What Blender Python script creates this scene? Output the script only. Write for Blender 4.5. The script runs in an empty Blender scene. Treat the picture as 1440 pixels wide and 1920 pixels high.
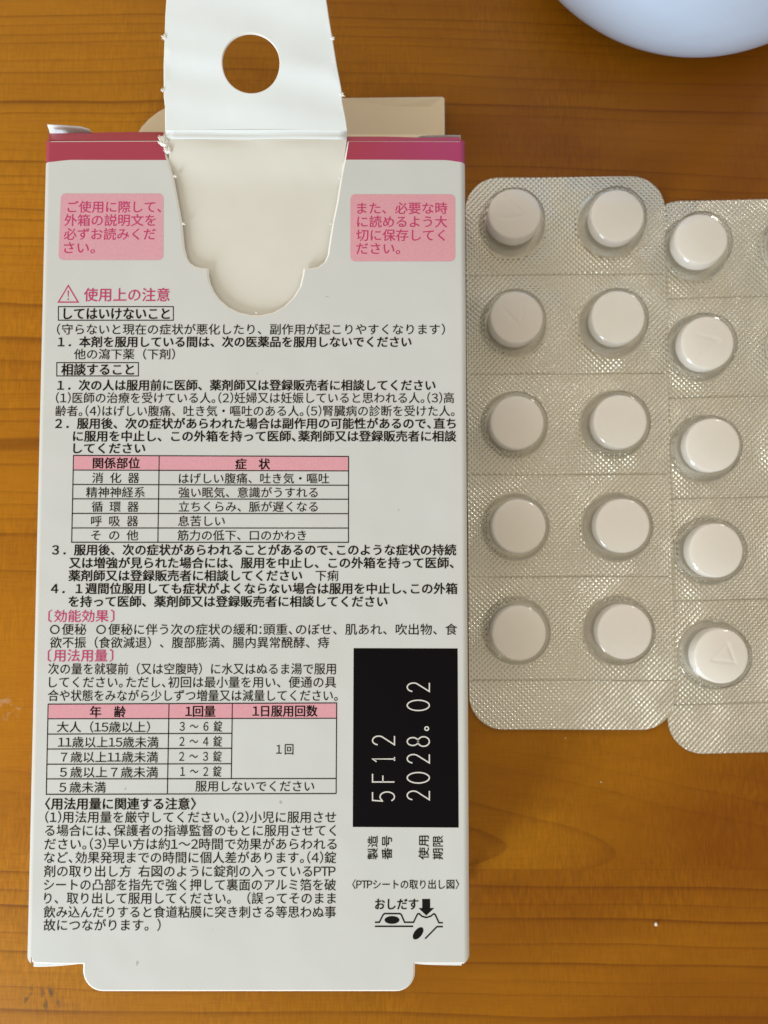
import bpy, bmesh, math, random
from mathutils import Vector, Matrix
from mathutils.geometry import delaunay_2d_cdt
MM = 0.001
R = math.radians
scene = bpy.context.scene
C = scene.collection

# ------------------------------------------------------------------ camera
FPX, TILT, CAMH = 1445.0, R(2.97), 120.0      # focal length in photo pixels, tilt, height in mm
cam_d = bpy.data.cameras.new('camera')
cam = bpy.data.objects.new('camera', cam_d); C.objects.link(cam)
cam.location = (0, 0, CAMH*MM); cam.rotation_euler = (TILT, 0, 0)
cam_d.sensor_fit = 'HORIZONTAL'; cam_d.lens = 5.7; cam_d.sensor_width = 5.7*1440/FPX
cam_d.clip_start = 0.002; cam_d.clip_end = 20
cam_d.dof.use_dof = True; cam_d.dof.focus_distance = 0.1015; cam_d.dof.aperture_fstop = 4.6
scene.camera = cam

# ------------------------------------------------------------------ light
world = bpy.data.worlds.new('World'); scene.world = world; world.use_nodes = True
wn = world.node_tree; wn.nodes.clear()
wo = wn.nodes.new('ShaderNodeOutputWorld'); bg = wn.nodes.new('ShaderNodeBackground')
tc = wn.nodes.new('ShaderNodeTexCoord'); sx = wn.nodes.new('ShaderNodeSeparateXYZ')
rm = wn.nodes.new('ShaderNodeMapRange'); mx = wn.nodes.new('ShaderNodeMix'); mx.data_type = 'RGBA'
rm.inputs['From Min'].default_value = 0.50; rm.inputs['From Max'].default_value = 0.97
mx.inputs['A'].default_value = (0.74, 0.68, 0.58, 1)      # walls of the room
mx.inputs['B'].default_value = (0.45, 0.385, 0.265, 1)      # warm ceiling overhead
wn.links.new(tc.outputs['Generated'], sx.inputs[0]); wn.links.new(sx.outputs['Z'], rm.inputs['Value'])
# the room is lighter towards the window wall (left) and the far side, darker to the right and towards the photographer
rg = wn.nodes.new('ShaderNodeMapRange'); rg.inputs['From Min'].default_value = -0.9; rg.inputs['From Max'].default_value = 0.9
rg.inputs['To Min'].default_value = 0.58; rg.inputs['To Max'].default_value = 1.42
dv = wn.nodes.new('ShaderNodeVectorMath'); dv.operation = 'DOT_PRODUCT'; dv.inputs[1].default_value = (-0.80, 0.50, 0.0)
wn.links.new(tc.outputs['Generated'], dv.inputs[0])
ml = wn.nodes.new('ShaderNodeVectorMath'); ml.operation = 'SCALE'
wn.links.new(dv.outputs['Value'], rg.inputs['Value']); wn.links.new(rg.outputs[0], ml.inputs['Scale'])
wn.links.new(rm.outputs[0], mx.inputs['Factor']); wn.links.new(mx.outputs['Result'], ml.inputs[0]); wn.links.new(ml.outputs[0], bg.inputs['Color'])
bg.inputs['Strength'].default_value = 1.12
wn.links.new(bg.outputs[0], wo.inputs[0])
# daylight from a window low on the lower-left side
AZ = Vector((0.61, 0.79, 0)).normalized(); EL = R(20)
wl = bpy.data.lights.new('window_light', 'AREA'); wl.shape = 'RECTANGLE'; wl.size = 0.15; wl.size_y = 0.26
wl.energy = 3.15; wl.color = (0.79, 0.92, 1.0)
wlo = bpy.data.objects.new('window_light', wl); C.objects.link(wlo)
wlo.location = (-AZ*math.cos(EL) + Vector((0, 0, math.sin(EL))))*0.58
wlo.location += Vector((-0.005, 0.0, 0.0))
wlo.rotation_euler = (-Vector(wlo.location)).to_track_quat('-Z', 'Y').to_euler()

# a second, much weaker and smaller source on the opposite side: it gives the second glint on every pocket
rl = bpy.data.lights.new('far_window_light', 'AREA'); rl.shape = 'RECTANGLE'; rl.size = 0.07; rl.size_y = 0.05
rl.energy = 0.42; rl.color = (1.0, 0.97, 0.92)
rlo = bpy.data.objects.new('far_window_light', rl); C.objects.link(rlo)
rlo.location = Vector((0.40, 0.50, 0.36))
rlo.rotation_euler = (Vector((0.03, 0.01, 0))-Vector(rlo.location)).to_track_quat('-Z', 'Y').to_euler()

scene.view_settings.view_transform = 'Standard'; scene.view_settings.look = 'None'
scene.view_settings.exposure = 0.0; scene.view_settings.gamma = 1.0
scene.view_settings.use_curve_mapping = False
scene.render.engine = 'CYCLES'
scene.cycles.max_bounces = 10; scene.cycles.transparent_max_bounces = 16

# ------------------------------------------------------------------ measuring: photo pixel -> mm in the place
def ray(u, v):
    a = (u-720)/FPX; b = -(v-960)/FPX; s, c = math.sin(TILT), math.cos(TILT)
    return Vector((a, b*c+s, b*s-c))
def P(u, v, z=0.0):
    d = ray(u, v); t = (z-CAMH)/d.z
    return (d.x*t, d.y*t)
def Pplane(u, v, p0, n):
    d = ray(u, v); o = Vector((0, 0, CAMH)); t = (Vector(p0)-o).dot(n)/d.dot(n)
    return o+d*t

# ------------------------------------------------------------------ materials
class NT:
    def __init__(s, name):
        s.m = bpy.data.materials.new(name); s.m.use_nodes = True
        s.t = s.m.node_tree; s.b = s.t.nodes['Principled BSDF']; s.out = s.t.nodes['Material Output']
    def n(s, typ, **kw):
        o = s.t.nodes.new(typ)
        for k, v in kw.items(): setattr(o, k, v)
        return o
    def l(s, a, b): s.t.links.new(a, b)
    def put(s, sock, v):
        if isinstance(v, (int, float)): sock.default_value = v
        elif isinstance(v, tuple): sock.default_value = v if len(v) == 4 or sock.type == 'VECTOR' else v+(1,)
        else: s.l(v, sock)
    def M(s, op, a, b=0.0, c=0.0):
        o = s.n('ShaderNodeMath', operation=op)
        for i, v in enumerate((a, b, c)): s.put(o.inputs[i], v)
        return o.outputs[0]
    def sm(s, v, a, b):
        o = s.n('ShaderNodeMapRange', interpolation_type='SMOOTHSTEP'); s.put(o.inputs['Value'], v)
        o.inputs['From Min'].default_value = a; o.inputs['From Max'].default_value = b
        return o.outputs[0]
    def mix(s, f, a, b, blend='MIX'):
        o = s.n('ShaderNodeMix', data_type='RGBA', blend_type=blend)
        s.put(o.inputs['Factor'], f); s.put(o.inputs['A'], a); s.put(o.inputs['B'], b)
        return o.outputs['Result']
    def xyz(s):
        t = s.n('ShaderNodeTexCoord'); v = s.n('ShaderNodeVectorMath', operation='SCALE')
        s.l(t.outputs['Object'], v.inputs[0]); v.inputs['Scale'].default_value = 1000
        p = s.n('ShaderNodeSeparateXYZ'); s.l(v.outputs[0], p.inputs[0])
        return p.outputs[0], p.outputs[1], p.outputs[2], v.outputs[0]
    def vec(s, x, y, z=0.0):
        o = s.n('ShaderNodeCombineXYZ')
        for i, v in enumerate((x, y, z)): s.put(o.inputs[i], v)
        return o.outputs[0]
    def noise(s, v, scale, detail=3.0, rough=0.5):
        o = s.n('ShaderNodeTexNoise'); s.l(v, o.inputs['Vector'])
        o.inputs['Scale'].default_value = scale; o.inputs['Detail'].default_value = detail; o.inputs['Roughness'].default_value = rough
        return o.outputs['Fac']
    def bump(s, h, dist=MM, strength=1.0):
        o = s.n('ShaderNodeBump'); s.l(h, o.inputs['Height']); o.inputs['Distance'].default_value = dist
        o.inputs['Strength'].default_value = strength; s.l(o.outputs[0], s.b.inputs['Normal'])
    def set(s, **kw):
        for k, v in kw.items(): s.put(s.b.inputs[k.replace('_', ' ')], v)

def simple(name, col, rough=0.5, **kw):
    t = NT(name); t.set(Base_Color=col, Roughness=rough, **kw); return t.m

GREY = (0.66, 0.67, 0.645); MAG = (0.42, 0.035, 0.13)
BOX_O = (-17.37, 1.5, 0.0)                       # root of the carton in mm
BT = 19.0                                        # thickness of the carton
XL, XR, YT, YB = -45.7, 10.95, 55.35, -52.4

def carton_print():                              # coated print: grey with a magenta band, magenta narrow sides
    t = NT('carton_print'); x, y, z, v = t.xyz()
    wob = t.M('MULTIPLY', t.noise(t.vec(x, 0.0), 0.03, 1), 0.5)
    edge = t.M('ADD', t.sm(x, XL-BOX_O[0]+4, XL-BOX_O[0]-0.3), t.sm(x, XR-BOX_O[0]-3, XR-BOX_O[0]+0.3))
    yb = t.M('SUBTRACT', t.M('ADD', y, wob), t.M('MULTIPLY', edge, -0.35))
    band = t.sm(yb, 51.32, 51.40)
    side = t.M('MULTIPLY', t.sm(z, BT-0.95, BT-1.25), t.sm(x, 1.0, -1.0))
    f = t.M('MAXIMUM', band, side)
    mag = t.mix(t.sm(x, 10, 28), (0.40, 0.040, 0.082), (0.42, 0.045, 0.16))
    g = t.noise(v, 0.06, 3)
    grey = t.mix(g, (0.63, 0.66, 0.675), (0.675, 0.69, 0.70))
    sp = t.sm(t.noise(v, 0.55, 2), 0.775, 0.80)
    grey = t.mix(t.M('MULTIPLY', sp, 0.5), grey, (0.25, 0.22, 0.2))
    t.set(Base_Color=t.mix(f, grey, mag), Roughness=t.M('ADD', t.M('MULTIPLY', g, 0.15), 0.36))
    t.b.inputs['Specular IOR Level'].default_value = 0.45
    h = t.M('ADD', t.M('MULTIPLY', t.noise(v, 0.07, 2), 0.75), t.M('MULTIPLY', t.noise(v, 2.2, 3), 0.006))
    t.bump(h, MM, 0.55)
    return t.m
def board(name, col, rough=0.75):                # uncoated inner side of the carton board
    t = NT(name); x, y, z, v = t.xyz()
    n1 = t.noise(v, 0.22, 4); n2 = t.noise(t.vec(t.M('MULTIPLY', x, 0.3), y), 1.5, 3)
    c = t.mix(n1, tuple(q*0.93 for q in col), col)
    sp = t.sm(t.noise(v, 1.6, 2), 0.76, 0.80)
    c = t.mix(t.M('MULTIPLY', sp, 0.25), c, (0.45, 0.38, 0.3))
    t.set(Base_Color=c, Roughness=rough); t.b.inputs['Specular IOR Level'].default_value = 0.3
    t.bump(t.M('ADD', t.M('MULTIPLY', t.noise(v, 0.12, 2), 0.28), t.M('MULTIPLY', n2, 0.008)), MM, 0.6)
    return t.m
def ink(name, col, grain=0.0, rough=0.42):
    t = NT(name); x, y, z, v = t.xyz()
    if grain:
        n = t.noise(v, 6.5, 1); c = t.mix(t.sm(n, 0.35, 0.65), col, tuple(min(1, q*(1+grain)) for q in col))
    else: c = col
    t.set(Base_Color=c, Roughness=rough); t.b.inputs['Specular IOR Level'].default_value = 0.05; return t.m
def wood():
    t = NT('varnished_pine'); x, y, z, v = t.xyz()
    sd = t.n('ShaderNodeAttribute', attribute_type='OBJECT', attribute_name='seed').outputs['Fac']
    fl = t.n('ShaderNodeAttribute', attribute_type='OBJECT', attribute_name='flat_sawn').outputs['Fac']
    so = t.M('MULTIPLY', sd, 37.0)
    wp = t.noise(t.vec(t.M('MULTIPLY', x, 0.011), t.M('MULTIPLY', y, 0.035), so), 1.0, 2)
    wp2 = t.noise(t.vec(t.M('MULTIPLY', x, 0.05), t.M('MULTIPLY', y, 0.25), so), 1.0, 2)
    yw = t.M('ADD', t.M('ADD', y, t.M('MULTIPLY', x, 0.022)), t.M('ADD', t.M('MULTIPLY', wp, 4.5), t.M('MULTIPLY', wp2, 0.6)))
    pitch = t.n('ShaderNodeAttribute', attribute_type='OBJECT', attribute_name='pitch').outputs['Fac']
    r1 = t.M('ADD', t.M('DIVIDE', yw, pitch), t.M('ADD', so, t.M('MULTIPLY', t.noise(t.vec(0.0, t.M('MULTIPLY', yw, 0.16), so), 1.0, 1), 3.0)))
    d = t.M('DIVIDE', t.M('ADD', yw, 41.5), 3.8)
    hyp = t.M('SQRT', t.M('ADD', t.M('MULTIPLY', d, d), 1.0))
    r2 = t.M('ADD', t.M('DIVIDE', t.M('ADD', x, t.M('MULTIPLY', hyp, 24.0)), 17.0), t.M('MULTIPLY', t.noise(v, 0.03, 2), 0.9))
    r = t.M('ADD', t.M('MULTIPLY', fl, r2), t.M('MULTIPLY', t.M('SUBTRACT', 1.0, fl), r1))
    fr = t.M('FRACT', r); wnz = t.n('ShaderNodeTexWhiteNoise', noise_dimensions='1D'); t.l(t.M('FLOOR', r), wnz.inputs['W'])
    am = t.M('ADD', t.M('MULTIPLY', wnz.outputs[0], 0.75), 0.15)
    brk = t.noise(t.vec(t.M('MULTIPLY', x, 0.06), t.M('MULTIPLY', y, 0.8), so), 1.0, 3)
    late = t.M('MULTIPLY', t.M('ADD', t.M('MULTIPLY', t.M('POWER', t.sm(fr, 0.50, 0.97), 5.0), 0.78), t.M('MULTIPLY', t.sm(fr, 0.1, 1.0), 0.22)), t.sm(fr, 1.0, 0.965))
    late = t.M('MULTIPLY', late, t.M('MULTIPLY', am, t.M('ADD', 0.35, t.M('MULTIPLY', brk, 1.2))))
    late = t.M('MULTIPLY', late, t.M('SUBTRACT', 1.0, t.M('MULTIPLY', fl, t.sm(d, 0.5, 5.0))))
    fib = t.noise(t.vec(t.M('MULTIPLY', x, 0.22), t.M('MULTIPLY', y, 7.0), so), 1.0, 3)
    tick = t.noise(t.vec(t.M('MULTIPLY', x, 4.4), t.M('MULTIPLY', y, 0.5), so), 1.0, 3)
    blot = t.noise(t.vec(t.M('MULTIPLY', x, 0.02), t.M('MULTIPLY', y, 0.06), so), 1.0, 3)
    tone = t.M('MINIMUM', t.M('MAXIMUM', t.M('ADD', t.M('MULTIPLY', t.M('SUBTRACT', blot, 0.5), 1.3), t.M('SUBTRACT', 0.5, t.M('MULTIPLY', x, 0.0078))), 0.0), 1.0)  # blotches, plus light from the left put into the wood colour as a gradient
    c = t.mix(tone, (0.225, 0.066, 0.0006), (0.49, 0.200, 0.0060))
    c = t.mix(t.M('MULTIPLY', t.sm(fib, 0.45, 0.75), 0.28), c, (0.23, 0.068, 0.001))
    tg = t.M('MULTIPLY', t.M('SUBTRACT', t.sm(tick, 0.34, 0.68), 0.5), t.M('ADD', 0.03, t.M('MULTIPLY', t.sm(t.noise(v, 0.05, 2), 0.3, 0.75), 0.26)))
    pore = t.M('MULTIPLY', t.sm(t.noise(t.vec(t.M('MULTIPLY', x, 1.1), t.M('MULTIPLY', y, 9.0), so), 1.0, 2), 0.66, 0.74), 0.16)
    vm = t.n('ShaderNodeVectorMath', operation='SCALE'); t.l(c, vm.inputs[0]); t.l(t.M('SUBTRACT', t.M('ADD', 1.0, tg), pore), vm.inputs['Scale']); c = vm.outputs[0]
    c = t.mix(t.M('MULTIPLY', t.M('MINIMUM', late, 1.0), t.M('SUBTRACT', 0.82, t.M('MULTIPLY', fl, 0.36))), c, (0.14, 0.036, 0.001))
    # dark ink-like stain strokes near the carton's lower corner and a pale scuff
    def blob(px, py, ax, ay, tilt):
        dx = t.M('SUBTRACT', x, px); dy = t.M('SUBTRACT', y, py)
        dx = t.M('ADD', dx, t.M('MULTIPLY', dy, tilt))
        q = t.M('ADD', t.M('POWER', t.M('DIVIDE', t.M('ABSOLUTE', dx), ax), 2.0), t.M('POWER', t.M('DIVIDE', t.M('ABSOLUTE', dy), ay), 2.0))
        return t.sm(q, 1.0, 0.15)
    st = t.M('MAXIMUM', t.M('MAXIMUM', blob(-53.6, -66.6, 0.55, 1.7, -0.45), blob(-51.3, -67.5, 0.55, 2.2, 0.25)), blob(-49.8, -67.0, 0.7, 2.0, 0.55))
    st = t.M('MULTIPLY', st, t.sm(t.noise(v, 0.9, 3), 0.30, 0.62))
    c = t.mix(t.M('MULTIPLY', st, 0.75), c, (0.075, 0.055, 0.035))
    sc = t.M('MULTIPLY', blob(-57.5, -24.0, 2.6, 2.4, 0.2), t.sm(t.noise(v, 0.8, 4), 0.50, 0.68))
    c = t.mix(t.M('MULTIPLY', sc, 0.5), c, (0.62, 0.50, 0.36))
    sm1 = t.noise(v, 0.045, 4, 0.6)
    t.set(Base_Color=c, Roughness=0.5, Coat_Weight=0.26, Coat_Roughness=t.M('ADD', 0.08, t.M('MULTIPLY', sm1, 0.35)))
    t.b.inputs['Specular IOR Level'].default_value = 0.08
    t.bump(t.M('ADD', t.M('MULTIPLY', late, -0.02), t.M('MULTIPLY', t.noise(v, 0.13, 3), 0.06)), MM, 0.8)
    return t.m
def foil():
    t = NT('knurled_foil'); x, y, z, v = t.xyz()
    a = R(46); ca, sa = math.cos(a), math.sin(a); pit = 0.60
    u1 = t.M('ADD', t.M('MULTIPLY', x, ca), t.M('MULTIPLY', y, sa)); u2 = t.M('SUBTRACT', t.M('MULTIPLY', y, ca), t.M('MULTIPLY', x, sa))
    def tri(u):
        f = t.M('FRACT', t.M('DIVIDE', u, pit)); q = t.M('ABSOLUTE', t.M('SUBTRACT', t.M('MULTIPLY', f, 2.0), 1.0))
        return t.sm(q, 1.0, 0.12)
    h = t.M('MULTIPLY', t.M('MULTIPLY', tri(u1), tri(u2)), 0.15)
    dent = t.M('MULTIPLY', t.noise(v, 0.09, 2), 1.5)
    n = t.noise(v, 0.3, 3)
    t.set(Base_Color=t.mix(n, (0.72, 0.685, 0.59), (0.80, 0.77, 0.68)), Metallic=0.9, Roughness=t.M('ADD', 0.17, t.M('MULTIPLY', n, 0.08)))
    t.set(Coat_Weight=0.6, Coat_Roughness=0.12)
    t.bump(t.M('ADD', h, dent), MM, 0.9)
    return t.m
def clear_film():
    t = NT('clear_blister_film'); t.t.nodes.remove(t.b)
    tr = t.n('ShaderNodeBsdfTransparent'); gl = t.n('ShaderNodeBsdfGlossy'); ge = t.n('ShaderNodeNewGeometry'); mxs = t.n('ShaderNodeMixShader')
    tr.inputs[0].default_value = (0.985, 0.985, 0.975, 1); gl.inputs['Roughness'].default_value = 0.07
    dt = t.n('ShaderNodeVectorMath', operation='DOT_PRODUCT'); t.l(ge.outputs['Normal'], dt.inputs[0]); t.l(ge.outputs['Incoming'], dt.inputs[1])
    tt = t.M('POWER', t.M('SUBTRACT', 1.0, t.M('ABSOLUTE', dt.outputs['Value'])), 2.4)
    t.l(t.mix(tt, (0.99, 0.99, 0.985), (0.50, 0.50, 0.47)), tr.inputs[0])
    f = t.M('MINIMUM', t.M('ADD', 0.08, t.M('MULTIPLY', t.M('POWER', t.M('SUBTRACT', 1.0, t.M('ABSOLUTE', dt.outputs['Value'])), 4.0), 0.85)), 0.75)
    t.l(f, mxs.inputs[0]); t.l(tr.outputs[0], mxs.inputs[1]); t.l(gl.outputs[0], mxs.inputs[2]); t.l(mxs.outputs[0], t.out.inputs[0])
    return t.m
def tablet_mat():
    t = NT('tablet_powder'); x, y, z, v = t.xyz(); n = t.noise(v, 1.3, 4)
    t.set(Base_Color=t.mix(n, (0.95, 0.89, 0.845), (0.97, 0.925, 0.885)), Roughness=0.55)
    t.b.inputs['Subsurface Weight'].default_value = 0.12; t.b.inputs['Subsurface Radius'].default_value = (0.0012, 0.0009, 0.0007)
    t.bump(t.noise(v, 3.0, 4), MM, 0.035)
    return t.m
def ceramic():
    t = NT('white_glaze'); x, y, z, v = t.xyz(); n = t.noise(v, 0.05, 3)
    t.set(Base_Color=t.mix(n, (0.52, 0.62, 0.81), (0.55, 0.65, 0.83)), Roughness=0.28)
    t.bump(t.noise(v, 0.12, 3), MM, 0.25)
    return t.m
MAT = dict(print=carton_print(), liner=board('inner_board', (0.77, 0.76, 0.715)), white=board('white_board', (0.845, 0.90, 0.95)),
           tan=board('tan_board', (0.86, 0.735, 0.54)), edge=board('cut_board_edge', (0.88, 0.86, 0.83)), black=ink('black_ink', (0.012, 0.011, 0.012)), mag=ink('magenta_ink', (0.58, 0.06, 0.19)),
           pink=ink('pink_tint', (0.70, 0.37, 0.45), 0.09), rose=ink('rose_tint', (0.72, 0.36, 0.43), 0.09), wink=ink('knocked_out_white', (0.74, 0.74, 0.71)),
           stamp=ink('black_stamp_field', (0.005, 0.004, 0.005), 0.0, 0.6),
           wood=wood(), foil=foil(), film=clear_film(), tablet=tablet_mat(), bowl=ceramic(),
           floor=simple('smooth_foil', (0.74, 0.72, 0.66), 0.22, Metallic=0.85), score=simple('score_line_foil', (0.50, 0.475, 0.405), 0.35, Metallic=0.8), crumb=simple('crumb', (0.78, 0.74, 0.68), 0.7))

# ------------------------------------------------------------------ mesh helpers (all in mm)
def mesh(name, verts, faces, mats, fmat=None, smooth=False):
    me = bpy.data.meshes.new(name)
    me.from_pydata([(x*MM, y*MM, z*MM) for x, y, z in verts], [], faces)
    for m in (mats if isinstance(mats, (list, tuple)) else [mats]): me.materials.append(m)
    if fmat: me.polygons.foreach_set('material_index', fmat)
    me.polygons.foreach_set('use_smooth', [smooth]*len(me.polygons)); me.update()
    return me
def obj(name, me, parent=None, loc=(0, 0, 0), rot=(0, 0, 0)):
    o = bpy.data.objects.new(name, me); C.objects.link(o); o.parent = parent
    o.location = Vector(loc)*MM; o.rotation_euler = rot
    return o
def tag(o, label, cat, group=None):
    o['label'] = label; o['category'] = cat
    if group: o['group'] = group
    return o
def inside(p, poly):
    x, y = p; r = False; j = len(poly)-1
    for i in range(len(poly)):
        xi, yi = poly[i]; xj, yj = poly[j]
        if (yi > y) != (yj > y) and x < (xj-xi)*(y-yi)/(yj-yi)+xi: r = not r
        j = i
    return r
def area(poly): return 0.5*sum(poly[i-1][0]*poly[i][1]-poly[i][0]*poly[i-1][1] for i in range(len(poly)))
def inset(poly, ds):
    """offset a counter-clockwise outline inwards, ds[i] for the edge i -> i+1"""
    out = []; n = len(poly)
    for i in range(n):
        a, b, c = Vector(poly[i-1]), Vector(poly[i]), Vector(poly[(i+1) % n])
        e1, e2 = (b-a).normalized(), (c-b).normalized()
        n1, n2 = Vector((-e1.y, e1.x)), Vector((-e2.y, e2.x)); d1, d2 = ds[i-1], ds[i]
        det = n1.x*n2.y-n1.y*n2.x
        if abs(det) < 0.05: q = b+(n1*d1+n2*d2)*0.5
        else: q = b+Vector(((d1*n2.y-d2*n1.y)/det, (n1.x*d2-n2.x*d1)/det))
        out.append((q.x, q.y))
    return out
def tri_fill(poly, holes=(), step=0):
    pts = [Vector(p) for p in poly]; edges = [(i, (i+1) % len(poly)) for i in range(len(poly))]
    for h in holes:
        k = len(pts); pts += [Vector(p) for p in h]; edges += [(k+i, k+(i+1) % len(h)) for i in range(len(h))]
    if step:
        xs = [p[0] for p in poly]; ys = [p[1] for p in poly]; y = min(ys)+step*0.5
        while y < max(ys):
            x = min(xs)+step*0.5
            while x < max(xs):
                if inside((x, y), poly) and not any(inside((x, y), h) for h in holes): pts.append(Vector((x, y)))
                x += step
            y += step
    v, e, f = delaunay_2d_cdt(pts, edges, [], 0, 1e-5)[:3]
    fs = []
    for t in f:
        c = (sum(v[i].x for i in t)/3, sum(v[i].y for i in t)/3)
        if inside(c, poly) and not any(inside(c, h) for h in holes):
            a, b, d = (v[i] for i in t)
            fs.append(tuple(t) if (b-a).cross(d-a) > 0 else tuple(reversed(t)))
    return [(p.x, p.y) for p in v], fs
def sheet(name, poly, z, th, mats, holes=(), step=0, cham=0.0, skip=None, f3=None, smooth=False):
    """a piece of board: top face, chamfered raw edge (material 1), underside. f3 maps (x, y, z) to its place"""
    f3 = f3 or (lambda x, y, zz: (x, y, zz))
    if area(poly) < 0: poly = poly[::-1]
    loops = [poly]+[h if area(h) < 0 else h[::-1] for h in holes]
    tops = []
    for L in loops:
        ds = [0.0 if skip and skip(L[i], L[(i+1) % len(L)]) else cham for i in range(len(L))]
        tops.append(inset(L, ds) if cham else L)
    v2, fs = tri_fill(tops[0], tops[1:], step)
    V = [f3(x, y, z) for x, y in v2]; F = list(fs); FM = [0]*len(fs)
    vb, fb = (v2, fs)
    k = len(V); V += [f3(x, y, z-th) for x, y in vb]; F += [tuple(k+i for i in reversed(t)) for t in fb]; FM += [2 if len(mats) > 2 else 0]*len(fb)
    for L, Tp in zip(loops, tops):
        n = len(L); k = len(V)
        V += [f3(x, y, z) for x, y in Tp]+[f3(x, y, z-cham*0.8) for x, y in L]+[f3(x, y, z-th) for x, y in L]
        for i in range(n):
            j = (i+1) % n
            for a in (0, n):
                F.append((k+a+i, k+a+n+i, k+a+n+j, k+a+j)); FM.append(1 if len(mats) > 1 else 0)
    return mesh(name, V, F, mats, FM, smooth)
def arc(cx, cy, r, a0, a1, n=8): return [(cx+r*math.cos(R(a0+(a1-a0)*i/n)), cy+r*math.sin(R(a0+(a1-a0)*i/n))) for i in range(n+1)]
def lathe(prof, n=48):
    V = []; F = []
    for r, z in prof: V += [(r*math.cos(2*math.pi*i/n), r*math.sin(2*math.pi*i/n), z) for i in range(n)]
    for k in range(len(prof)-1):
        for i in range(n): F.append((k*n+i, k*n+(i+1) % n, (k+1)*n+(i+1) % n, (k+1)*n+i))
    return V, F
def loc(p, o=BOX_O): return (p[0]-o[0], p[1]-o[1])

# ------------------------------------------------------------------ the table: glued pine planks
table = obj('table_top', mesh('table_top', *[(lambda x0, x1, y0, y1, z0, z1: ([(x0, y0, z0), (x1, y0, z0), (x1, y1, z0), (x0, y1, z0), (x0, y0, z1), (x1, y0, z1), (x1, y1, z1), (x0, y1, z1)],
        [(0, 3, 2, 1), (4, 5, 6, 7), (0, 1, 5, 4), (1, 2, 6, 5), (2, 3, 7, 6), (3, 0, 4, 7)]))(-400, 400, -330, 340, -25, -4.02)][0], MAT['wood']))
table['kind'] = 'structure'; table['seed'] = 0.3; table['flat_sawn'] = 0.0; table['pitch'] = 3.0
edges_y = [-330, -280, -236, -190, -144, -97, -48.25, -4.1, 44.4, 89.5, 136, 181, 228, 277, 340]
for i in range(len(edges_y)-1):
    y0, y1 = edges_y[i]+0.004, edges_y[i+1]-0.004; b = 0.008
    V = [(-400, y0, -4), (400, y0, -4), (400, y0, -b), (-400, y0, -b), (-400, y0+b, 0), (400, y0+b, 0), (400, y1-b, 0), (-400, y1-b, 0), (-400, y1, -b), (400, y1, -b), (400, y1, -4), (-400, y1, -4)]
    F = [(0, 1, 2, 3), (3, 2, 5, 4), (4, 5, 6, 7), (7, 6, 9, 8), (8, 9, 10, 11), (0, 3, 4, 7, 8, 11), (1, 10, 9, 6, 5, 2)]
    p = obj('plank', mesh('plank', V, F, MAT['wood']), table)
    p['seed'] = (i*0.377) % 1.0; p['flat_sawn'] = 1.0 if i == 6 else 0.0; p['pitch'] = [2.7, 3.1, 2.4, 3.4][i % 4]
    if i == 5: p['pitch'] = 2.9
    if i == 7: p['pitch'] = 3.0
    if i == 8: p['pitch'] = 1.8

# ------------------------------------------------------------------ the carton
box = obj('medicine_box', None, None, BOX_O)
tag(box, 'flat grey printed medicine carton with magenta band and torn open hanging tab', 'box')
TZ = BT
def Q(u, v, z=TZ): return loc(P(u, v, z))
xl, xr, yt, yb = XL-BOX_O[0], XR-BOX_O[0], YT-BOX_O[1], YB-BOX_O[1]
rr = 0.75                                        # fold radius
cut = [Q(*p) for p in [(308, 262), (313, 292), (325, 332), (334, 380), (341, 418), (345, 462), (350, 482)]]
cut += [Q(*p) for p in [(356, 492), (366, 499), (380, 502), (391, 503), (391, 517), (394, 530), (401, 546), (412, 561), (428, 575), (448, 585), (470, 590), (490, 590), (512, 585), (533, 573), (550, 556), (562, 536), (567, 515), (569, 502), (583, 502), (597, 499), (608, 490), (614, 477), (616, 462)]]
cut += [Q(*p) for p in [(623, 418), (631, 380), (638, 335), (645, 300), (651, 262)]]
tabl, tabr = -38.37-BOX_O[0], 3.94-BOX_O[0]; tb = -55.85-BOX_O[1]
outl = [(xl+rr, yt)]+[(xl+rr, yt-(yt-yb-0.4)*k/12) for k in range(1, 13)]
outl += [(xl+rr+0.12, yb+0.12), (xl+rr+0.5, yb+0.0), (tabl-3, yb-0.1), (tabl, yb-0.1)]
outl += arc(tabl+2.6, tb+2.6, 2.6, 180, 270, 8)+arc(tabr-2.4, tb+2.4, 2.4, 270, 360, 8)
outl += [(tabr, yb-0.05), (xr-rr, yb-0.05)]+[(xr-rr, yb+(yt-yb)*k/12) for k in range(1, 13)]
outl += cut[::-1]
fold = lambda a, b: (abs(a[0]-b[0]) < 1e-6 and (abs(a[0]-(xl+rr)) < 1e-6 or abs(a[0]-(xr-rr)) < 1e-6))
back = obj('back_panel', sheet('back_panel', outl, TZ, 0.45, [MAT['print'], MAT['edge'], MAT['liner']], step=4, cham=0.24, skip=fold), box)
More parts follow.
